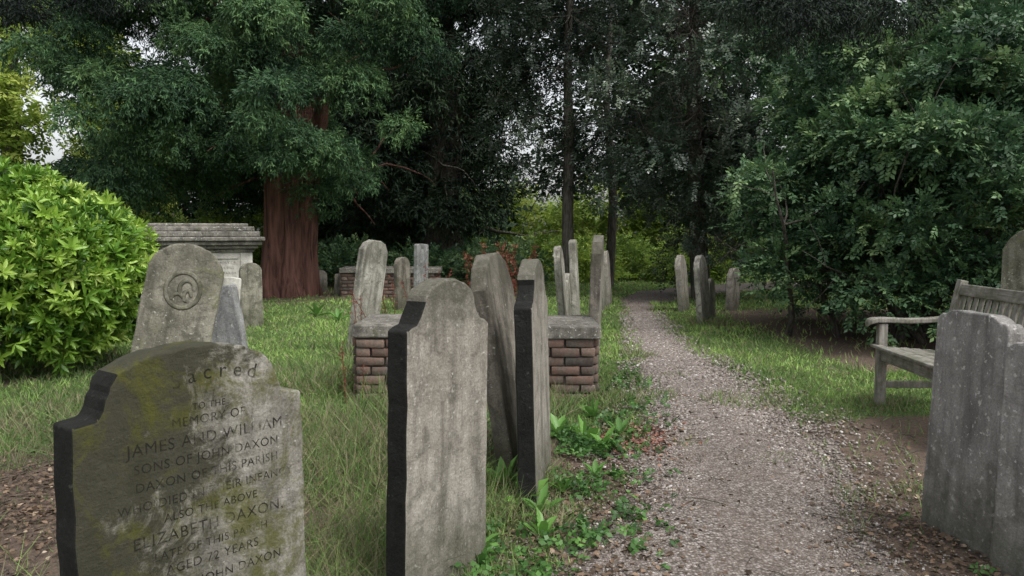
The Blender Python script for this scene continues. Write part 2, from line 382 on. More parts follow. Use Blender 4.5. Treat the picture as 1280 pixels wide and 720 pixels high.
for i,(cx,cy,r,n,h) in enumerate([(-.7,3.1,.35,700,.22),(-.2,3.6,.25,400,.2),(-.9,4.2,.5,1000,.26),(-1.3,5.0,.4,700,.2),(-.6,5.6,.5,1300,.24),(.1,5.7,.35,900,.2),(-1.5,6.6,.5,900,.22),(-2.6,5.4,.5,600,.2),(-3.4,5.2,.5,500,.16),(.75,6.0,.2,300,.12),(-1.6,8.4,.3,400,.18),(2.75,11,.3,300,.16),(2.8,5.95,.25,350,.08),(1.75,3.9,.12,120,.06),(1.5,4.5,.12,120,.05),(1.72,6.0,.3,400,.08),(.1,3.5,.15,200,.14),(.12,4.0,.15,200,.16),(1.1,4.9,.1,90,.05),(1.45,7.1,.12,120,.05),(1.15,6.2,.2,250,.07),(1.3,8.2,.2,250,.08),(2.05,3.9,.15,150,.08)]):
    tl.append(tuft(cx,cy,r,n,h,100+i))
tl=np.concatenate(tl); n=len(tl)
T=np.array([[0,-.5,0],[0,.5,0],[.5,-.4,.08],[.5,.4,.08],[1,-.06,.4],[1,.06,.4]]); TQ=np.array([[0,1,3,2],[2,3,5,4]])
a=rng.normal(size=(n,3))*.6; a[:,2]=1; nn=rng.normal(size=(n,3)); nn[:,2]*=.2
V,Q=instance(T,TQ,np.stack([tl[:,0],tl[:,1],hz(tl[:,0],tl[:,1])-.01],1),a,nn,tl[:,2]*rng.uniform(.5,1.3,n),np.maximum(.003,.0012*tl[:,1]))
t=np.clip(rng.normal(.55,.16,n),.27,1); d=rng.random(n)<.4; t[d]=rng.uniform(0,.25,d.sum())
np_mesh('grass_tufts',V,Q,M_grass,np.repeat(t,6))

# ------------------------------------------------------------ leaf litter, twigs, weeds, ivy
LF=tpl([((-.5,0,0),(1,0,.1),(0,0,1),1,.6)],True)
def litter(name,zones,mat,smin,smax,seed,hue=0):
    g=np.random.default_rng(seed); P=[]
    for (x0,x1,y0,y1,n) in zones:
        cx,cy=(x0+x1)/2,(y0+y1)/2
        P.append(np.stack([g.normal(cx,(x1-x0)/3,n),g.normal(cy,(y1-y0)/3,n)],1))
    P=np.concatenate(P); n=len(P)
    a=g.normal(size=(n,3)); a[:,2]*=.25
    V,Q=instance(LF[0],LF[1],np.stack([P[:,0],P[:,1],hz(P[:,0],P[:,1])+.018],1),a,np.array([[0,0,1.]])+g.normal(size=(n,3))*.4,g.uniform(smin,smax,n))
    return np_mesh(name,V,Q,mat,np.repeat(np.clip(g.normal(.45+hue,.25,n),0,1),len(LF[0])))
litter('leaf_litter',[(1.6,2.6,2.6,3.8,2600),(1.9,3.1,4,5.6,160),(.0,.7,2.6,4.6,1100),(.55,1.1,4.6,5.6,300),(-.4,.5,2.6,4.2,900),(-3.2,-1.2,2.6,4.6,5200),(-5,4,13,19,1500),(.3,2.,2.5,9,500),(1.6,3,12,17,500),(2.4,4,6,7.6,250)],M_dry,.014,.036,5)
litter('reddish_fallen_leaves',[(.55,.95,4.7,5.3,480)],leaf_mat('red_dead_leaf',[(0,(.1,.04,.028)),(.5,(.24,.115,.085)),(1,(.38,.23,.17))],.8,.2,0),.02,.045,6)
g=np.random.default_rng(77); tw=[]
for k in range(240):
    if k<150: p=np.array([g.uniform(-3.2,-1.2),g.uniform(2.6,4.6),0])
    else: p=np.array([g.uniform(.0,2.6),g.uniform(2.6,6.0),0])
    an=g.uniform(0,6.28); L=g.uniform(.05,.22); p[2]=float(hz(p[0],p[1]))+.02
    q=p+np.array([math.cos(an)*L,math.sin(an)*L,g.uniform(-.005,.02)]); mid=(p+q)/2+np.array([g.normal()*.01,g.normal()*.01,.008])
    tw.append(tube([p,mid,q],[.0022,.002,.0012],4))
V,Q=merge(tw); np_mesh('fallen_twigs',V,Q,M_barkg)
def ground_cover(name,zones,size,mat,seed,T,lift=.03,hue=0):
    g=np.random.default_rng(seed); P=[]
    for (x0,x1,y0,y1,n) in zones: P.append(np.stack([g.normal((x0+x1)/2,(x1-x0)/3.2,n),g.normal((y0+y1)/2,(y1-y0)/3.2,n)],1))
    P=np.concatenate(P)
    k=(vnoise(P[:,0],P[:,1],4.5,61)+g.random(len(P))*.35)>.72; P=P[k]; n=len(P)
    a=g.normal(size=(n,3)); a[:,2]=np.abs(a[:,2])*.4+.1
    V,Q=instance(T[0],T[1],np.stack([P[:,0],P[:,1],hz(P[:,0],P[:,1])+g.uniform(.0,lift,n)],1),a,np.array([[0,0,1.]])+g.normal(size=(n,3))*.3,size*g.uniform(.6,1.4,n))
    return np_mesh(name,V,Q,mat,np.repeat(np.clip(g.normal(.45+hue,.2,n),0,1),len(T[0])))
ground_cover('ivy_ground_cover',[(.1,.55,3.1,4.3,460),(.2,.75,4.2,5.4,460),(1.9,2.6,2.7,3.4,200),(-.3,.2,4.4,5.6,200),(.8,1.2,5.4,7,130),(-.3,.3,2.6,3.4,160),(-3.4,-2,5,5.8,160)],.065,M_weed,8,spray_broad(7,.4,.3),.05,-.1)
DOCK=rosette(8,True,1.,.34,(.25,1.1))
g=np.random.default_rng(3)
wp=np.array([(.05,3.75,.15),(.13,3.6,.14),(-.02,4.0,.15),(.42,4.9,.19),(.55,4.75,.15),(.3,5.1,.17),(-.15,3.2,.12),(.12,3.35,.12),(-.12,3.05,.1),(.45,4.2,.1),(2.25,3.25,.1),(.0,4.6,.16),(.6,5.6,.15),(-2.2,11.8,.2),(-2.5,11.5,.2),(-3.0,12.2,.22),(2.05,2.95,.12),(.26,3.9,.1),(.7,5.1,.13)])
a=np.tile([0,0,1.],(len(wp),1))+g.normal(size=(len(wp),3))*.2
V,Q=instance(DOCK[0],DOCK[1],np.stack([wp[:,0],wp[:,1],hz(wp[:,0],wp[:,1])],1),a,g.normal(size=(len(wp),3)),wp[:,2])
np_mesh('broadleaf_weeds',V,Q,M_weed,np.repeat(g.uniform(.4,.95,len(wp)),len(DOCK[0])))
def dock(loc,h,n,seed,spread=.25,fs=.04):
    e=empty('dock_plant',(loc[0],loc[1],0)); g=np.random.default_rng(seed); st=[];P=[]
    for i in range(n):
        b=np.array([g.normal()*spread*.4,g.normal()*spread*.4,-.02]); t=b+np.array([g.normal()*spread*.6,g.normal()*spread*.6,h*g.uniform(.6,1.05)])
        mid=(b+t)/2+g.normal(size=3)*.02; st.append(tube([b,mid,t],[.005,.004,.0025],5))
        for k in range(30):
            u=g.uniform(.35,1); P.append(b+(t-b)*u+g.normal(size=3)*.016)
    V,Q=merge(st); np_mesh('stems',V,Q,M_rust,np.full(len(V),.4),e)
    P=np.array(P); nP=len(P); T=spray_broad(6,.45,.25)
    V,Q=instance(T[0],T[1],P,g.normal(size=(nP,3)),g.normal(size=(nP,3)),np.full(nP,fs)); np_mesh('seedheads',V,Q,M_rust,np.repeat(g.random(nP),len(T[0])),e)
dock((-1.15,5.85),.5,2,1,.2,.025); dock((-1.45,9.3),.85,3,2,.2,.03); dock((-1.4,12),.9,6,3,.5); dock((-.05,13.5),1.15,18,4,.6,.06); dock((-.95,7.2),.85,3,5,.2,.03); dock((-1.3,7.5),.8,3,6,.2,.03)

# ------------------------------------------------------------ headstones
def profile(kind,w,h,rs):
    p=[]; hw=w/2
    if kind=='round':
        p.append((hw,h-hw*.85))
        for i in range(1,24): a=math.pi*i/24; p.append((hw*math.cos(a),h-hw*.85+hw*.85*math.sin(a)))
        p.append((-hw,h-hw*.85))
    elif kind=='ogee':
        hs=h-w*.26; R_=[(hw,hs),(hw*.84,hs+w*.012),(hw*.80,hs+w*.02),(hw*.77,hs+w*.05),(hw*.75,hs+w*.09),(hw*.72,hs+w*.115)]
        arc=[(hw*.72*math.cos(a),hs+w*.115+w*.145*math.sin(a)) for a in [math.pi*i/20 for i in range(1,20)]]
        p=R_+arc+[(-q[0],q[1]) for q in R_[::-1]]
    elif kind=='bell':
        hs=h-w*.36; R_=[(hw,hs),(hw*.9,hs+w*.03),(hw*.78,hs+w*.05),(hw*.70,hs+w*.10),(hw*.62,hs+w*.17)]
        arc=[(hw*.62*math.cos(a),hs+w*.17+w*.19*math.sin(a)) for a in [math.pi*i/16 for i in range(1,16)]]
        p=R_+arc+[(-q[0],q[1]) for q in R_[::-1]]
    elif kind=='wave':
        pts_=[(1,-.15),(.95,-.085),(.86,-.06),(.78,-.075),(.7,-.05),(.6,-.018),(.45,-.004),(.25,-.001),(.05,0),(-.2,-.004),(-.4,-.002),(-.55,-.012),(-.68,-.03),(-.78,-.055),(-.86,-.05),(-.94,-.075),(-1,-.13)]
        p=[(hw*a,h+w*b) for a,b in pts_]
    elif kind=='flat':
        p=[(hw,h-.03),(hw*.9,h-.01),(0,h),(-hw*.9,h-.012),(-hw,h-.04)]
    elif kind=='clip':
        p=[(hw,h-w*.3),(hw*.7,h-w*.08),(hw*.3,h),(-hw*.3,h),(-hw*.75,h-w*.1),(-hw,h-w*.28)]
    def dn(x,z0,z1,n): return [(x+rs.uniform(-.002,.002),z0+(z1-z0)*i/n) for i in range(n)]
    zr=p[0][1]; zl=p[-1][1]
    pts=dn(hw,-.2,zr,14)+p+[(q[0],q[1]) for q in dn(-hw,-.2,zl,14)[::-1]]
    return [(a+rs.uniform(-.0025,.0025),b+rs.uniform(-.003,.003)) for a,b in pts]
def headstone(Lp,Rp,h,t,kind,mat,roll=0,pitch=0,side=None,seed=0,bevel=.012,name='headstone'):
    rs=random.Random(seed); L=Vector((*Lp,0)); R_=Vector((*Rp,0)); d=R_-L; w=d.length; c=(L+R_)/2
    P=profile(kind,w,h,rs); bm=bmesh.new()
    fr=[bm.verts.new((a,0,b)) for a,b in P]; bk=[bm.verts.new((a,t+rs.uniform(-.003,.003),b)) for a,b in P]; n=len(P)
    bm.faces.new(fr); bm.faces.new(bk[::-1])
    for i in range(n):
        j=(i+1)%n; f=bm.faces.new((fr[j],fr[i],bk[i],bk[j]))
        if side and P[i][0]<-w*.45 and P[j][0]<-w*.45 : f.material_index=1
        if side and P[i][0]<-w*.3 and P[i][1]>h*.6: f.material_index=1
    bmesh.ops.recalc_face_normals(bm,faces=bm.faces)
    me=bpy.data.meshes.new(name); bm.to_mesh(me); bm.free(); me.materials.append(mat)
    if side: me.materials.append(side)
    o=link(bpy.data.objects.new(name,me))
    M=Matrix.Translation((c.x,c.y,float(hz(np.array(c.x),np.array(c.y)))))@Matrix.Rotation(math.atan2(d.y,d.x),4,'Z')@Matrix.Rotation(math.radians(roll),4,'Y')@Matrix.Rotation(math.radians(-pitch),4,'X')
    o.matrix_world=M
    md=o.modifiers.new('b','BEVEL'); md.width=bevel; md.segments=3; md.limit_method='ANGLE'; md.angle_limit=math.radians(40)
    return o
A=headstone((-1.06,1.9),(-.63,2.4),.99,.12,'ogee',S_left,0,1,S_algshade,1,.008)
B=headstone((-.37,2.68),(-.105,3.1),1.15,.09,'bell',S_gray,1.5,0,S_algshade,2,.008)
C=headstone((.115,3.68),(.215,4.28),1.16,.085,'bell',S_gray,0,1.5,S_algshade,3,.008)
C2=headstone((.02,4.1),(.16,4.75),1.2,.09,'clip',S_brown,0,9,None,4)
J=headstone((-2.30,4.5),(-1.91,4.66),1.235,.1,'round',S_round,12,2,None,5)
K=headstone((-2.30,6.1),(-1.96,6.0),.90,.07,'flat',S_blue,-13,3,None,6)
D=headstone((-1.72,8.5),(-1.52,8.85),1.24,.09,'clip',S_pale,5,-6,None,7)
headstone((-1.88,13.2),(-1.70,13.5),.88,.08,'round',S_brown,-2,0,None,8)
headstone((-1.78,14.9),(-1.6,15.2),1.1,.09,'flat',S_blue,2,0,None,9)
headstone((.66,9.6),(.74,10.1),1.14,.08,'round',S_pale,0,5,None,10)
headstone((.78,9.1),(.84,9.6),1.2,.08,'flat',S_pale,0,3,None,11)
headstone((.76,10.9),(.86,11.3),.75,.08,'ogee',S_pale,3,0,None,21)
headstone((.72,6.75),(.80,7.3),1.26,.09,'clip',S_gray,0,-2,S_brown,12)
headstone((1.70,13.8),(1.80,14.3),.98,.08,'round',S_gray,0,4,None,13)
headstone((1.50,13.0),(1.57,13.4),.75,.08,'flat',S_pale,0,2,None,14)
headstone((2.78,12.9),(2.99,13.4),.92,.09,'round',S_gray,0,5,None,15)
headstone((2.62,10.9),(2.86,11.4),.98,.08,'round',S_pale,0,5,None,16)
headstone((2.84,11.4),(3.02,11.8),.62,.08,'round',S_pale,0,2,None,17)
headstone((3.6,13.2),(3.85,13.5),.72,.08,'round',S_gray,0,-2,None,18)
headstone((-3.74,11.0),(-3.48,11.15),.9,.09,'round',S_round,0,2,None,19)
headstone((-3.95,10.7),(-3.7,10.75),.72,.07,'flat',S_white,4,2,None,20)
headstone((-4.3,17.2),(-4.0,17.3),.5,.08,'round',S_gray,0,2,None,22)
headstone((-3.6,16.2),(-3.4,16.3),.45,.08,'flat',S_gray,3,2,None,23)
headstone((1.84,3.53),(1.895,3.10),.975,.075,'wave',S_lich,0,3,None,24)
headstone((1.865,3.04),(2.04,2.5),.93,.08,'wave',S_lich,0,2,None,25)
headstone((4.22,6.9),(4.6,6.4),1.36,.1,'round',S_round,0,0,None,26)

# inscription: eroded lettering
m=NT('eroded_lettering'); vg=m.n('ShaderNodeNewGeometry')
nz=m.n('ShaderNodeTexNoise'); m.l(vg.outputs['Position'],nz.inputs['Vector']); nz.inputs['Scale'].default_value=30; nz.inputs['Detail'].default_value=8; nz.inputs['Roughness'].default_value=.75
nz2=m.n('ShaderNodeTexNoise'); m.l(vg.outputs['Position'],nz2.inputs['Vector']); nz2.inputs['Scale'].default_value=7; nz2.inputs['Detail'].default_value=4
d=m.n('ShaderNodeBsdfDiffuse'); d.inputs[0].default_value=(.028,.027,.022,1)
tr=m.n('ShaderNodeBsdfTransparent'); mx=m.n('ShaderNodeMixShader')
sm=m.math('ADD',m.math('MULTIPLY',nz.outputs['Fac'],.6),m.math('MULTIPLY',nz2.outputs['Fac'],.5))
m.l(m.ramp(sm,[(.5,.1),(.64,.9)]),mx.inputs[0]); m.l(d.outputs[0],mx.inputs[1]); m.l(tr.outputs[0],mx.inputs[2]); m.l(mx.outputs[0],m.out.inputs[0])
M_let=m.mat
def text(s,par,x,z,size,rot=0,y=-.0006):
    cu=bpy.data.curves.new('inscription','FONT'); cu.body=s; cu.size=size; cu.extrude=.0; cu.align_x='CENTER'; cu.space_character=1.1
    cu.materials.append(M_let); cu.resolution_u=4
    o=link(bpy.data.objects.new('inscription',cu),par); o.location=(x,y,z)
    o.rotation_euler=(Matrix.Rotation(-rot,3,'Y')@Matrix.Rotation(math.pi/2,3,'X')).to_euler()
    return o
for i,ch in enumerate('Sacred'):
    a=(i-2.5)*.105; text(ch,A,.05+.42*math.sin(a),.475+.42*math.cos(a),.06,-a)
for s,z,sz in [('TO THE',.815,.026),('MEMORY OF',.775,.036),('JAMES AND WILLIAM',.72,.045),('SONS OF JOHN DAXON',.672,.036),('DAXON OF THIS PARISH',.624,.035),('WHO DIED IN THEIR INFANCY',.573,.034),('ALSO THE ABOVE',.528,.032),('ELIZABETH DAXON,',.475,.045),('LATE OF THIS PARISH',.43,.032),('AGED 72 YEARS',.385,.036),('ALSO OF JOHN DAXON',.33,.036)]:
    text(s,A,.03,z,sz)
def torus(par,x,z,R1,r,sq=.4,mat=S_round,arc=2*math.pi,name='carved_ring',sx=1):
    pts=[(R1*sx*math.cos(t),-.002,R1*math.sin(t)) for t in np.linspace(0,arc,29)]
    V,Q=tube(pts,[r]*29,6); V[:,1]*=sq; o=np_mesh(name,V,Q,mat,None,par,True); o.location=(x,0,z)
torus(J,.0,.96,.105,.013,sx=.9); torus(J,.02,.97,.05,.013,arc=4.2,name='carved_scroll',sx=.8); torus(J,-.02,.9,.035,.011,arc=3.2,name='carved_scroll'); torus(J,.03,.93,.03,.012,arc=5,name='carved_scroll',sx=.7)

# ------------------------------------------------------------ brick chest tomb
m=NT('old_brick'); a=m.n('ShaderNodeAttribute',attribute_name='tint'); v=m.coord()
c=m.ramp(a.outputs['Fac'],[(0,(.07,.055,.048)),(.3,(.14,.088,.07)),(.6,(.2,.125,.098)),(.85,(.25,.18,.145)),(1,(.32,.285,.24))])
c=m.mix(m.ramp(m.noise(v,7,8,.7),[(.42,0.),(.62,.75)]),c,(.12,.115,.098)); c=m.mix(.7,c,m.ramp(m.noise(v,60,5,.7),[(.3,.5),(.7,1.3)]),'MULTIPLY')
M_brick=m.finish(c,.95,m.bump(m.noise(v,70,6,.7),.7,.008),.15)
m=NT('mortar'); v=m.coord(); M_mort=m.finish(m.mix(m.noise(v,30),(.1,.09,.075),(.22,.2,.17)),.95,m.bump(m.noise(v,60),.6,.01),.1)
def brick_tomb(name,loc,rot,W,Dp,rows,slabmat,over=.05,slab=.1,seed=0):
    e=empty(name,loc,rot); g=random.Random(seed); bh,bl=.062,.22; V=[];Q=[];T=[]
    H=rows*(bh+.009)
    boxes('mortar_core',[(0,0,H/2-.03,W-.02,Dp-.02,H+.04)],M_mort,e,0)
    def wall(ox,oy,dx,dy,length):
        for r in range(rows):
            x=-length/2-(bl/2 if r%2 else 0)*.999
            while x<length/2-.001:
                x0=max(x,-length/2); x1=min(x+bl,length/2); x+=bl+.01
                if x1-x0<.03: continue
                cx=(x0+x1)/2; cz=r*(bh+.009)+bh/2-.01; pr_=g.uniform(.0,.014); k=len(V)
                sx,sz=(x1-x0-.006),bh
                j=lambda: g.uniform(-.004,.004)
                for a in(-1,1):
                    for b in(-1,1):
                        for c2 in(-1,1):
                            lx=cx+a*sx/2+j(); ly=b*.025-pr_+j()*.6; lz=cz+c2*sz/2+j()
                            V.append((ox+lx*dx-ly*dy, oy+lx*dy+ly*dx, lz))
                for q in cq: Q.append([k+int(i) for i in q])
                T.extend([min(1,max(0,g.gauss(.48,.22)))]*8)
    wall(0,-Dp/2,1,0,W); wall(W/2,0,0,1,Dp-.06); wall(0,Dp/2,-1,0,W); wall(-W/2,0,0,-1,Dp-.06)
    o=np_mesh('brickwork',np.array(V),np.array(Q),M_brick,np.array(T),e)
    md=o.modifiers.new('b','BEVEL'); md.width=.004; md.segments=1
    zt=H-.005
    boxes('ledger_slab',[(-W*.27,0,zt+slab/2,W*.46+over,Dp+2*over,slab),(W*.24,0,zt+slab/2-.012,W*.54+over,Dp+2*over,slab)],slabmat,e,.012)
    return e
brick_tomb('brick_chest_tomb',(-.28,6.5,0),math.radians(0),1.84,.75,7,S_cap,seed=4)
brick_tomb('table_tomb',(-2.45,16.3,0),math.radians(3),1.9,.8,7,S_cap,.08,.1,5)

# ------------------------------------------------------------ pale chest tomb
def chest_tomb(loc,rot):
    e=empty('chest_tomb',loc,rot); W,Dp=1.5,1.1
    boxes('plinth',[(0,0,.04,W+.22,Dp+.22,.16),(0,0,.16,W+.1,Dp+.1,.08)],S_white,e,.01)
    boxes('body',[(0,0,.6,W,Dp,.82)],S_white,e,.006)
    pil=[]
    for sx in(-1,1):
        for sy in(-1,1): pil.append((sx*(W/2-.07),sy*(Dp/2-.07),.6,.17,.17,.80))
    pil+=[(0,-Dp/2,.6,.1,.05,.80),(W/2,0,.6,.05,.08,.8)]
    boxes('pilasters',pil,S_white,e,.008)
    fr=[]
    for cx in(-.34,.34):
        fr+=[(cx,-Dp/2,.93,.46,.035,.035),(cx,-Dp/2,.28,.46,.035,.035)]
    boxes('panel_frames',fr,S_white,e,.006)
    boxes('cornice',[(0,0,1.035,W+.08,Dp+.08,.05),(0,0,1.085,W+.18,Dp+.18,.05),(0,0,1.14,W+.28,Dp+.28,.06)],S_cap,e,.016,3)
    boxes('lid',[(0,0,1.2,W+.36,Dp+.36,.06),(0,0,1.27,W+.24,Dp+.24,.08),(0,0,1.345,W+.1,Dp+.1,.07),(0,0,1.4,W-.06,Dp-.06,.05)],S_cap,e,.018,3)
    for cx in (-.34,.34):
        for k in range(7):
            text(['IN MEMORY OF','THOMAS HILL','OF THIS PARISH','WHO DIED 1791','AGED 64','ALSO OF ANN','HIS WIFE'][k],e,cx,.84-k*.075,.05,0,-Dp/2-.001)
chest_tomb((-4.72,11.9,0),math.radians(24))

# ------------------------------------------------------------ bench
def wood(name,sc2):
    m=NT(name); v=m.coord(); v2=m.coord(scale=sc2)
    f=m.noise(v2,60,6,.65,.3); c=m.mix(m.ramp(f,[(.3,0.),(.7,1.)]),(.12,.112,.095),(.34,.32,.285))
    c=m.mix(m.ramp(m.noise(v,8,6,.7),[(.44,0.),(.62,.8)]),c,(.1,.105,.07))
    return m.finish(c,.85,m.bump(f,.6,.005),.2)
M_teak=wood('weathered_teak',(.12,1,1)); M_teakv=wood('weathered_teak_upright',(1,1,.12))
def bench(loc,rot,L=1.55):
    e=empty('park_bench',loc,rot); Dp=.56
    i=1
    for xx in(.03,L-.03):
        boxes('leg_%d'%i,[(xx,.03,.305,.065,.065,.61)],M_teakv,e,.006); i+=1
        Rk=Matrix.Rotation(math.radians(-12),3,'X')
        boxes('leg_%d'%i,[(xx,Dp-.06,.21,.065,.065,.42),(xx,Dp-.012,.67,.065,.06,.54,Rk)],M_teakv,e,.006); i+=1
        boxes('side_rail',[(xx,Dp/2-.02,.345,.045,Dp-.12,.085),(xx,Dp/2-.02,.15,.035,Dp-.12,.05)],M_teakv,e,.005)
        bm=bmesh.new(); prof=[(-.085,.600,.03),(-.07,.622,.05),(-.03,.634,.052),(.05,.636,.048),(.2,.63,.042),(.35,.634,.04),(.5,.65,.036)]
        ring=[]
        for (yy,zz,w) in prof: ring.append([bm.verts.new((xx-w,yy,zz+.018)),bm.verts.new((xx+w,yy,zz+.018)),bm.verts.new((xx+w,yy,zz-.018)),bm.verts.new((xx-w,yy,zz-.018))])
        for a,b in zip(ring,ring[1:]):
            for k in range(4): bm.faces.new((a[k],a[(k+1)%4],b[(k+1)%4],b[k]))
        bm.faces.new(ring[0]); bm.faces.new(ring[-1][::-1]); bmesh.ops.recalc_face_normals(bm,faces=bm.faces)
        me=bpy.data.meshes.new('armrest'); bm.to_mesh(me); bm.free(); me.materials.append(M_teakv)
        o=link(bpy.data.objects.new('armrest',me),e); md=o.modifiers.new('b','BEVEL'); md.width=.008; md.segments=2; md.limit_method='ANGLE'
    boxes('front_rail',[(L/2,.03,.375,L-.13,.035,.085),(L/2,Dp-.06,.36,L-.13,.035,.08)],M_teak,e,.005)
    boxes('seat',[(L/2,-.01+k*.088,.436-.012*k*.5+.004*(k==0),L-.0 if k==0 else L-.14,.068,.022) for k in range(6)],M_teak,e,.006)
    boxes('back_top_rail',[(L/2,Dp+.032,.865,L-.068,.04,.085,Matrix.Rotation(math.radians(-12),3,'X')),(L/2,Dp-.036,.51,L-.068,.036,.06,Matrix.Rotation(math.radians(-12),3,'X'))],M_teak,e,.008)
    n=17; boxes('backrest',[(.10+(L-.2)*k/(n-1),Dp-.002,.685,.042,.016,.32,Matrix.Rotation(math.radians(-12),3,'X')) for k in range(n)],M_teakv,e,.003)
bench((2.74,5.98,0.01),math.radians(-93))

# ------------------------------------------------------------ trees & shrubs
def pivot(name): return empty(name)
e=pivot('yew_tree'); g=np.random.default_rng(1)
parts=[tube([(-4.6,16.4,-.1),(-4.62,16.4,.4),(-4.55,16.4,1.2),(-4.5,16.4,2.2),(-4.4,16.5,3.6),(-4.5,16.5,6),(-4.6,16.5,9)],[.66,.56,.5,.52,.42,.28,.1],40,.02,1,.09)]
parts.append(tube([(-4.2,16.25,-.1),(-4.22,16.2,1),(-4.1,16.1,2.3),(-3.6,15.8,4.2)],[.3,.25,.24,.1],20,.02,2,.09))
for k in range(16):
    a=k*2.4; limb(g,(-4.5,16.4,1.9+k*.4),(math.cos(a),math.sin(a),.25),2.2,.1,1,parts,6,.18,-.02,3)
V,Q=merge(parts); np_mesh('trunk',V,Q,M_barkr,None,e,True)
cl=np.concatenate([crown(-5.3,15.6,1.9,9.5,3.1,3.3,150,.32,.75,2,3,.85,.45,.6),
                   crown(-6.3,14.9,1.9,6.5,1.9,2.3,44,.28,.6,33,3,.9,.5,.6),
                   crown(-4.6,13.9,2.5,6.5,1.7,1.0,34,.25,.55,35,3,.7,.2,.55),
                   [[-4.4,14.0,4.2,.55,.6],[-3.9,14.1,3.9,.45,.6],[-4.5,14.2,4.8,.5,.6],[-4.0,14.2,4.6,.45,.6]],
                   crown(-2.9,15.8,4.2,8.5,2.0,2.0,22,.3,.6,34,3,.7,.3,.5)])
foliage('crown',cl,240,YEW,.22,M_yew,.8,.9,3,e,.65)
e=pivot('yew_tree'); parts=[tube([(-1.9,22,-.1),(-1.9,22,2),(-1.8,22,5),(-1.9,22,9)],[.6,.5,.4,.1],20,.02,1,.08)]
for k in range(12):
    a=k*2.4; limb(g,(-1.9,22,1.6+k*.5),(math.cos(a),math.sin(a),.2),2.4,.1,1,parts,6,.18,0,3)
V,Q=merge(parts); np_mesh('trunk',V,Q,M_barkg,None,e,True)
cl=np.concatenate([crown(-2.4,21.5,1.5,10,3.0,3,150,.5,1.,5,3,.8,.3,.7),crown(-4.5,24,1.5,8,3,2,60,.6,1.,6,3,.9,.3,.8)])
foliage('crown',cl,90,YEW,.42,M_yewd,.5,.5,6,e,.45,.05)
e=pivot('ash_tree'); parts=[tube([(1.15,16.2,-.1),(1.12,16.2,1.5),(1.15,16.2,3),(1.1,16.2,5),(1.3,16.2,8)],[.14,.12,.1,.08,.04],12,.06,1)]
parts.append(tube([(2.3,19,-.1),(2.4,19,2),(2.2,19,4.5),(2.4,19,8)],[.12,.1,.08,.04],10,.06,1))
for k in range(18):
    a=k*2.4; limb(g,(1.15,16.2,2.3+k*.3),(math.cos(a),math.sin(a),.4),1.5,.022,2,parts,6,.25,0,3)
V,Q=merge(parts); np_mesh('trunk',V,Q,M_barkg,None,e,True)
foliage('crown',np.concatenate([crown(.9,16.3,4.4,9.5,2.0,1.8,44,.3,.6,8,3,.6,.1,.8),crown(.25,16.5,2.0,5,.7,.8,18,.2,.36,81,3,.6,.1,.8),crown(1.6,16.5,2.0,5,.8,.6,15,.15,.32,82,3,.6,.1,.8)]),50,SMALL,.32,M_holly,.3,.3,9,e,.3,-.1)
foliage('ivy',[(1.15,16.15,z_,.17,1.4) for z_ in np.arange(2.4,5,.35)],30,SMALL,.16,M_yewd,.4,0,10,e,.6)
e=pivot('holly_tree'); parts=[tube([(3.7,15.6,-.1),(3.6,15.6,1.5),(3.5,15.5,3.5),(3.4,15.5,8)],[.2,.17,.14,.04],12,.05,1)]
for k in range(34):
    a=k*2.4; limb(g,(3.1,15.0,2.8+k*.12),(math.cos(a),math.sin(a)-.5,.4),1.5,.022,2,parts,7,.45,0,4)
V,Q=merge(parts); np_mesh('trunk',V,Q,M_barkg,None,e,True)
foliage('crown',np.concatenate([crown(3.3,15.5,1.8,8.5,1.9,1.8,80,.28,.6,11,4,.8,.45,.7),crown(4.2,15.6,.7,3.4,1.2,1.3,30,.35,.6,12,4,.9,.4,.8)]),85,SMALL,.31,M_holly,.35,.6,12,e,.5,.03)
e=pivot('elder_shrub'); parts=[]
for k in range(16):
    limb(g,(5+g.normal()*.6,9.9+g.normal()*.4,-.05),(g.normal()*.35,g.normal()*.35,1),2.3,.045,2,parts,7,.14,-.02,3)
V,Q=merge(parts); np_mesh('stems',V,Q,M_barkg,None,e,True)
cl=np.concatenate([crown(4.85,9.9,.25,2.9,2.0,2.15,130,.22,.5,13,3.2,.92,.6,.7),crown(6.6,10.3,.4,4.5,2.4,2.4,135,.25,.65,14,3,.95,.55,.7),crown(4.3,10.4,2.2,3.9,1.1,1.,18,.18,.4,15,3,.8,.2,.65),crown(5.3,8.9,1.8,3.5,1.3,.6,18,.18,.4,16,3,.8,.2,.65)])
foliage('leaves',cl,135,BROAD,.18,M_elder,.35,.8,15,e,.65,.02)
e=pivot('laurel_bush'); g=np.random.default_rng(21)
n=260; th=g.random(n)*6.28; ph=np.arccos(g.uniform(-.7,1,n)); 
cl=np.stack([-5.0+1.3*np.sin(ph)*np.cos(th),7.45+1.2*np.sin(ph)*np.sin(th),.86+.84*np.cos(ph),g.uniform(.16,.32,n),np.full(n,.9)],1); cl[:,2]=np.maximum(cl[:,2],.18)
foliage('leaves',cl,66,LAUREL,.102,M_laurel,-.2,.5,22,e,.6,.02,.2)
parts=[]
for k in range(14): limb(g,(-5.0+g.normal()*.3,7.45+g.normal()*.3,-.05),(g.normal()*.4,g.normal()*.4,.9),1.3,.03,1,parts,6,.12,0,3)
V,Q=merge(parts); np_mesh('stems',V,Q,M_barkg,None,e)
e=pivot('oak_tree'); parts=[tube([(8,16,-.1),(8,16,3),(8,16,8)],[.4,.3,.15],14,.04)]
for k in range(10): limb(g,(8,16,2.5+k*.6),(math.cos(k*2.4),math.sin(k*2.4),.3),3.,.09,1,parts,6,.2,0,3)
V,Q=merge(parts); np_mesh('trunk',V,Q,M_barkg,None,e,True)
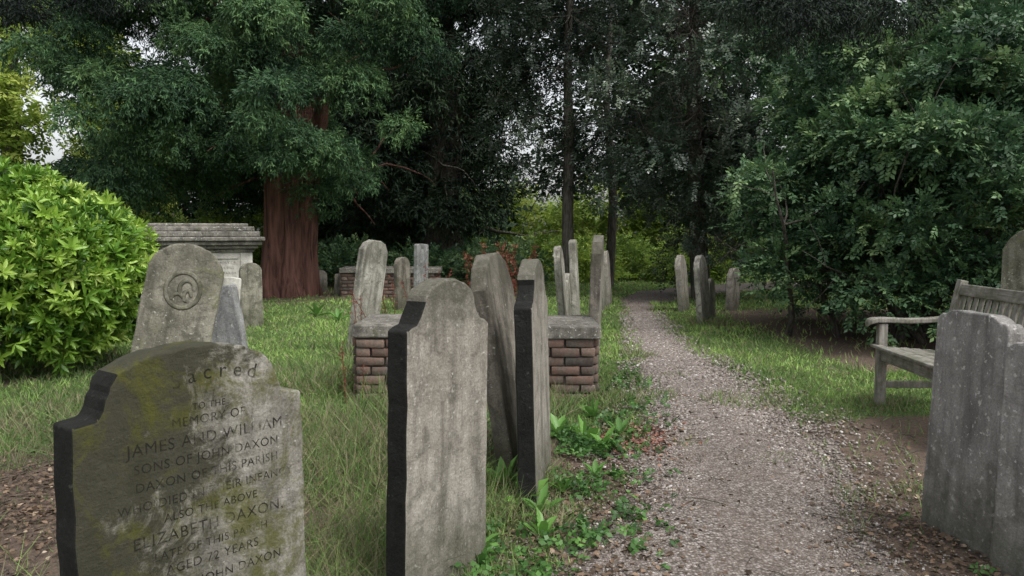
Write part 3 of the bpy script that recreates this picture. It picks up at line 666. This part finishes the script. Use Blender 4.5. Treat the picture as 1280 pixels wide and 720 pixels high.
foliage('crown',np.concatenate([crown(7.5,15.5,1.5,10,4,3,110,.4,.85,25,4,.9,.4,.7)]),70,BROAD,.3,M_elder,.4,.5,26,e,.5,-.05)
e=pivot('lime_tree'); V,Q=tube([(-13.0,21,-.1),(-13.0,21,3),(-12.9,21,9)],[.3,.25,.1],12,.04); np_mesh('trunk',V,Q,M_barkg,None,e,True)
foliage('crown',crown(-12.6,21,2.2,7.4,3.0,3,105,.4,.8,27,4,.9,.4,.6),65,BROAD,.4,M_lime,.4,.5,28,e,.45,.08)
e=pivot('yew_tree'); g=np.random.default_rng(31); parts=[tube([(4.6,-3.5,-.1),(4.5,-3.4,2),(4.3,-3.2,4.5)],[.4,.35,.25],16,.03,1,.08),tube([(4.4,-3.3,3.6),(3.6,0,3.9),(2.6,3,3.6),(1.9,5.6,2.95)],[.2,.14,.09,.02],8),tube([(4.4,-3.3,3.8),(1,-1,4.2),(-1.2,2.4,3.9),(-2.8,5.2,3.1)],[.2,.14,.09,.02],8)]
V,Q=merge(parts); np_mesh('trunk',V,Q,M_barkr,None,e,True)
cl=[(1.5,5.3,2.82,.24,.55),(1.85,5.5,2.72,.3,.6),(2.25,5.6,2.8,.28,.55),(2.1,4.4,2.5,.22,.6),(1.6,4.6,2.58,.22,.6),(1.35,4.7,2.62,.16,.5),(2.6,6.2,3.0,.35,.6),(2.0,5.9,2.95,.4,.6),(-3.3,5.3,2.8,.28,.4),(-2.8,5.3,2.86,.26,.4),(-3.1,5.0,2.7,.23,.4),(-2.3,5.2,2.88,.2,.4)]
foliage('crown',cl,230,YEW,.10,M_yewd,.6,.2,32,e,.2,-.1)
# distant mass
g=np.random.default_rng(41); n=500
bx=g.uniform(-32,30,n); by=27+g.uniform(-2,5,n); bz=g.uniform(0,12,n); br=g.uniform(.7,1.5,n)
pxl=bx/by
gap=((pxl>-.03)&(pxl<.11)&(bz>2.6)&(bz<7.4)&(g.random(n)<.93))|((pxl>-.02)&(pxl<.22)&(bz<3.0))|((pxl<-.5)&(bz>3.2)&(g.random(n)<.8))|((pxl>.13)&(bz>4.5)&(g.random(n)<.5))|((bz>6.5)&(g.random(n)<.3))
k=~gap; cl=np.stack([bx[k],by[k],bz[k],br[k],np.full(k.sum(),.9)],1)
foliage('background_trees',cl,150,BACKT,.6,M_back,.3,.3,42,None,.4,.05)
cl=np.stack([g.uniform(-5,14,110),g.uniform(34,38,110),g.uniform(0,2.7,110),g.uniform(.7,1.2,110),np.full(110,.9)],1)
foliage('hedge',cl,60,BACKT,.5,M_lime,.3,.4,43,None,.5,.1)  # light leaf colour paints in the sunlit look beyond the trees
cl=np.stack([g.uniform(-6.5,.6,60),g.uniform(18.5,21,60),g.uniform(.05,.65,60),g.uniform(.3,.6,60),np.full(60,.8)],1)
foliage('undergrowth',cl,70,BROAD,.26,M_elder,.2,.5,45,None,.5,.12)
cl=np.stack([g.uniform(-12,-5,60),g.uniform(17.5,19.5,60),g.uniform(.1,1.3,60),g.uniform(.3,.7,60),np.full(60,.8)],1)
foliage('undergrowth',cl,60,BROAD,.3,M_lime,.2,.5,46,None,.5,-.2)
cl=np.stack([g.uniform(.5,6,50),g.uniform(20.5,24,50),g.uniform(.0,.9,50),g.uniform(.3,.6,50),np.full(50,.8)],1)
foliage('undergrowth',cl,70,BROAD,.3,M_lime,.2,.5,47,None,.5,-.2)

# ------------------------------------------------------------ light, world, camera
w=bpy.data.worlds.new('World'); sc.world=w; w.use_nodes=True; nt=w.node_tree
bg=nt.nodes['Background']; sky=nt.nodes.new('ShaderNodeTexSky'); sky.sky_type='NISHITA'; sky.sun_disc=False
EL,AZ=58,135
sky.sun_elevation=math.radians(EL); sky.sun_rotation=math.radians(AZ); sky.dust_density=4; sky.air_density=1
hs=nt.nodes.new('ShaderNodeHueSaturation'); hs.inputs['Saturation'].default_value=.2; hs.inputs['Value'].default_value=1.8
nt.links.new(sky.outputs[0],hs.inputs['Color']); nt.links.new(hs.outputs[0],bg.inputs[0]); bg.inputs[1].default_value=.15
sd=bpy.data.lights.new('sun','SUN'); sd.energy=1.5; sd.angle=math.radians(25); sd.color=(1,.98,.94)
so=link(bpy.data.objects.new('sun',sd))
dv=Vector((math.sin(math.radians(AZ))*math.cos(math.radians(EL)),math.cos(math.radians(AZ))*math.cos(math.radians(EL)),math.sin(math.radians(EL))))
so.rotation_euler=dv.to_track_quat('Z','Y').to_euler()
cd=bpy.data.cameras.new('camera'); cd.lens=28.125; cd.sensor_width=36; cd.clip_end=2000; cd.clip_start=.05
co=link(bpy.data.objects.new('camera',cd)); co.location=(0,0,1.3); co.rotation_euler=(math.radians(86),0,0); sc.camera=co
sc.view_settings.view_transform='Standard'; sc.view_settings.look='None'; sc.view_settings.exposure=0
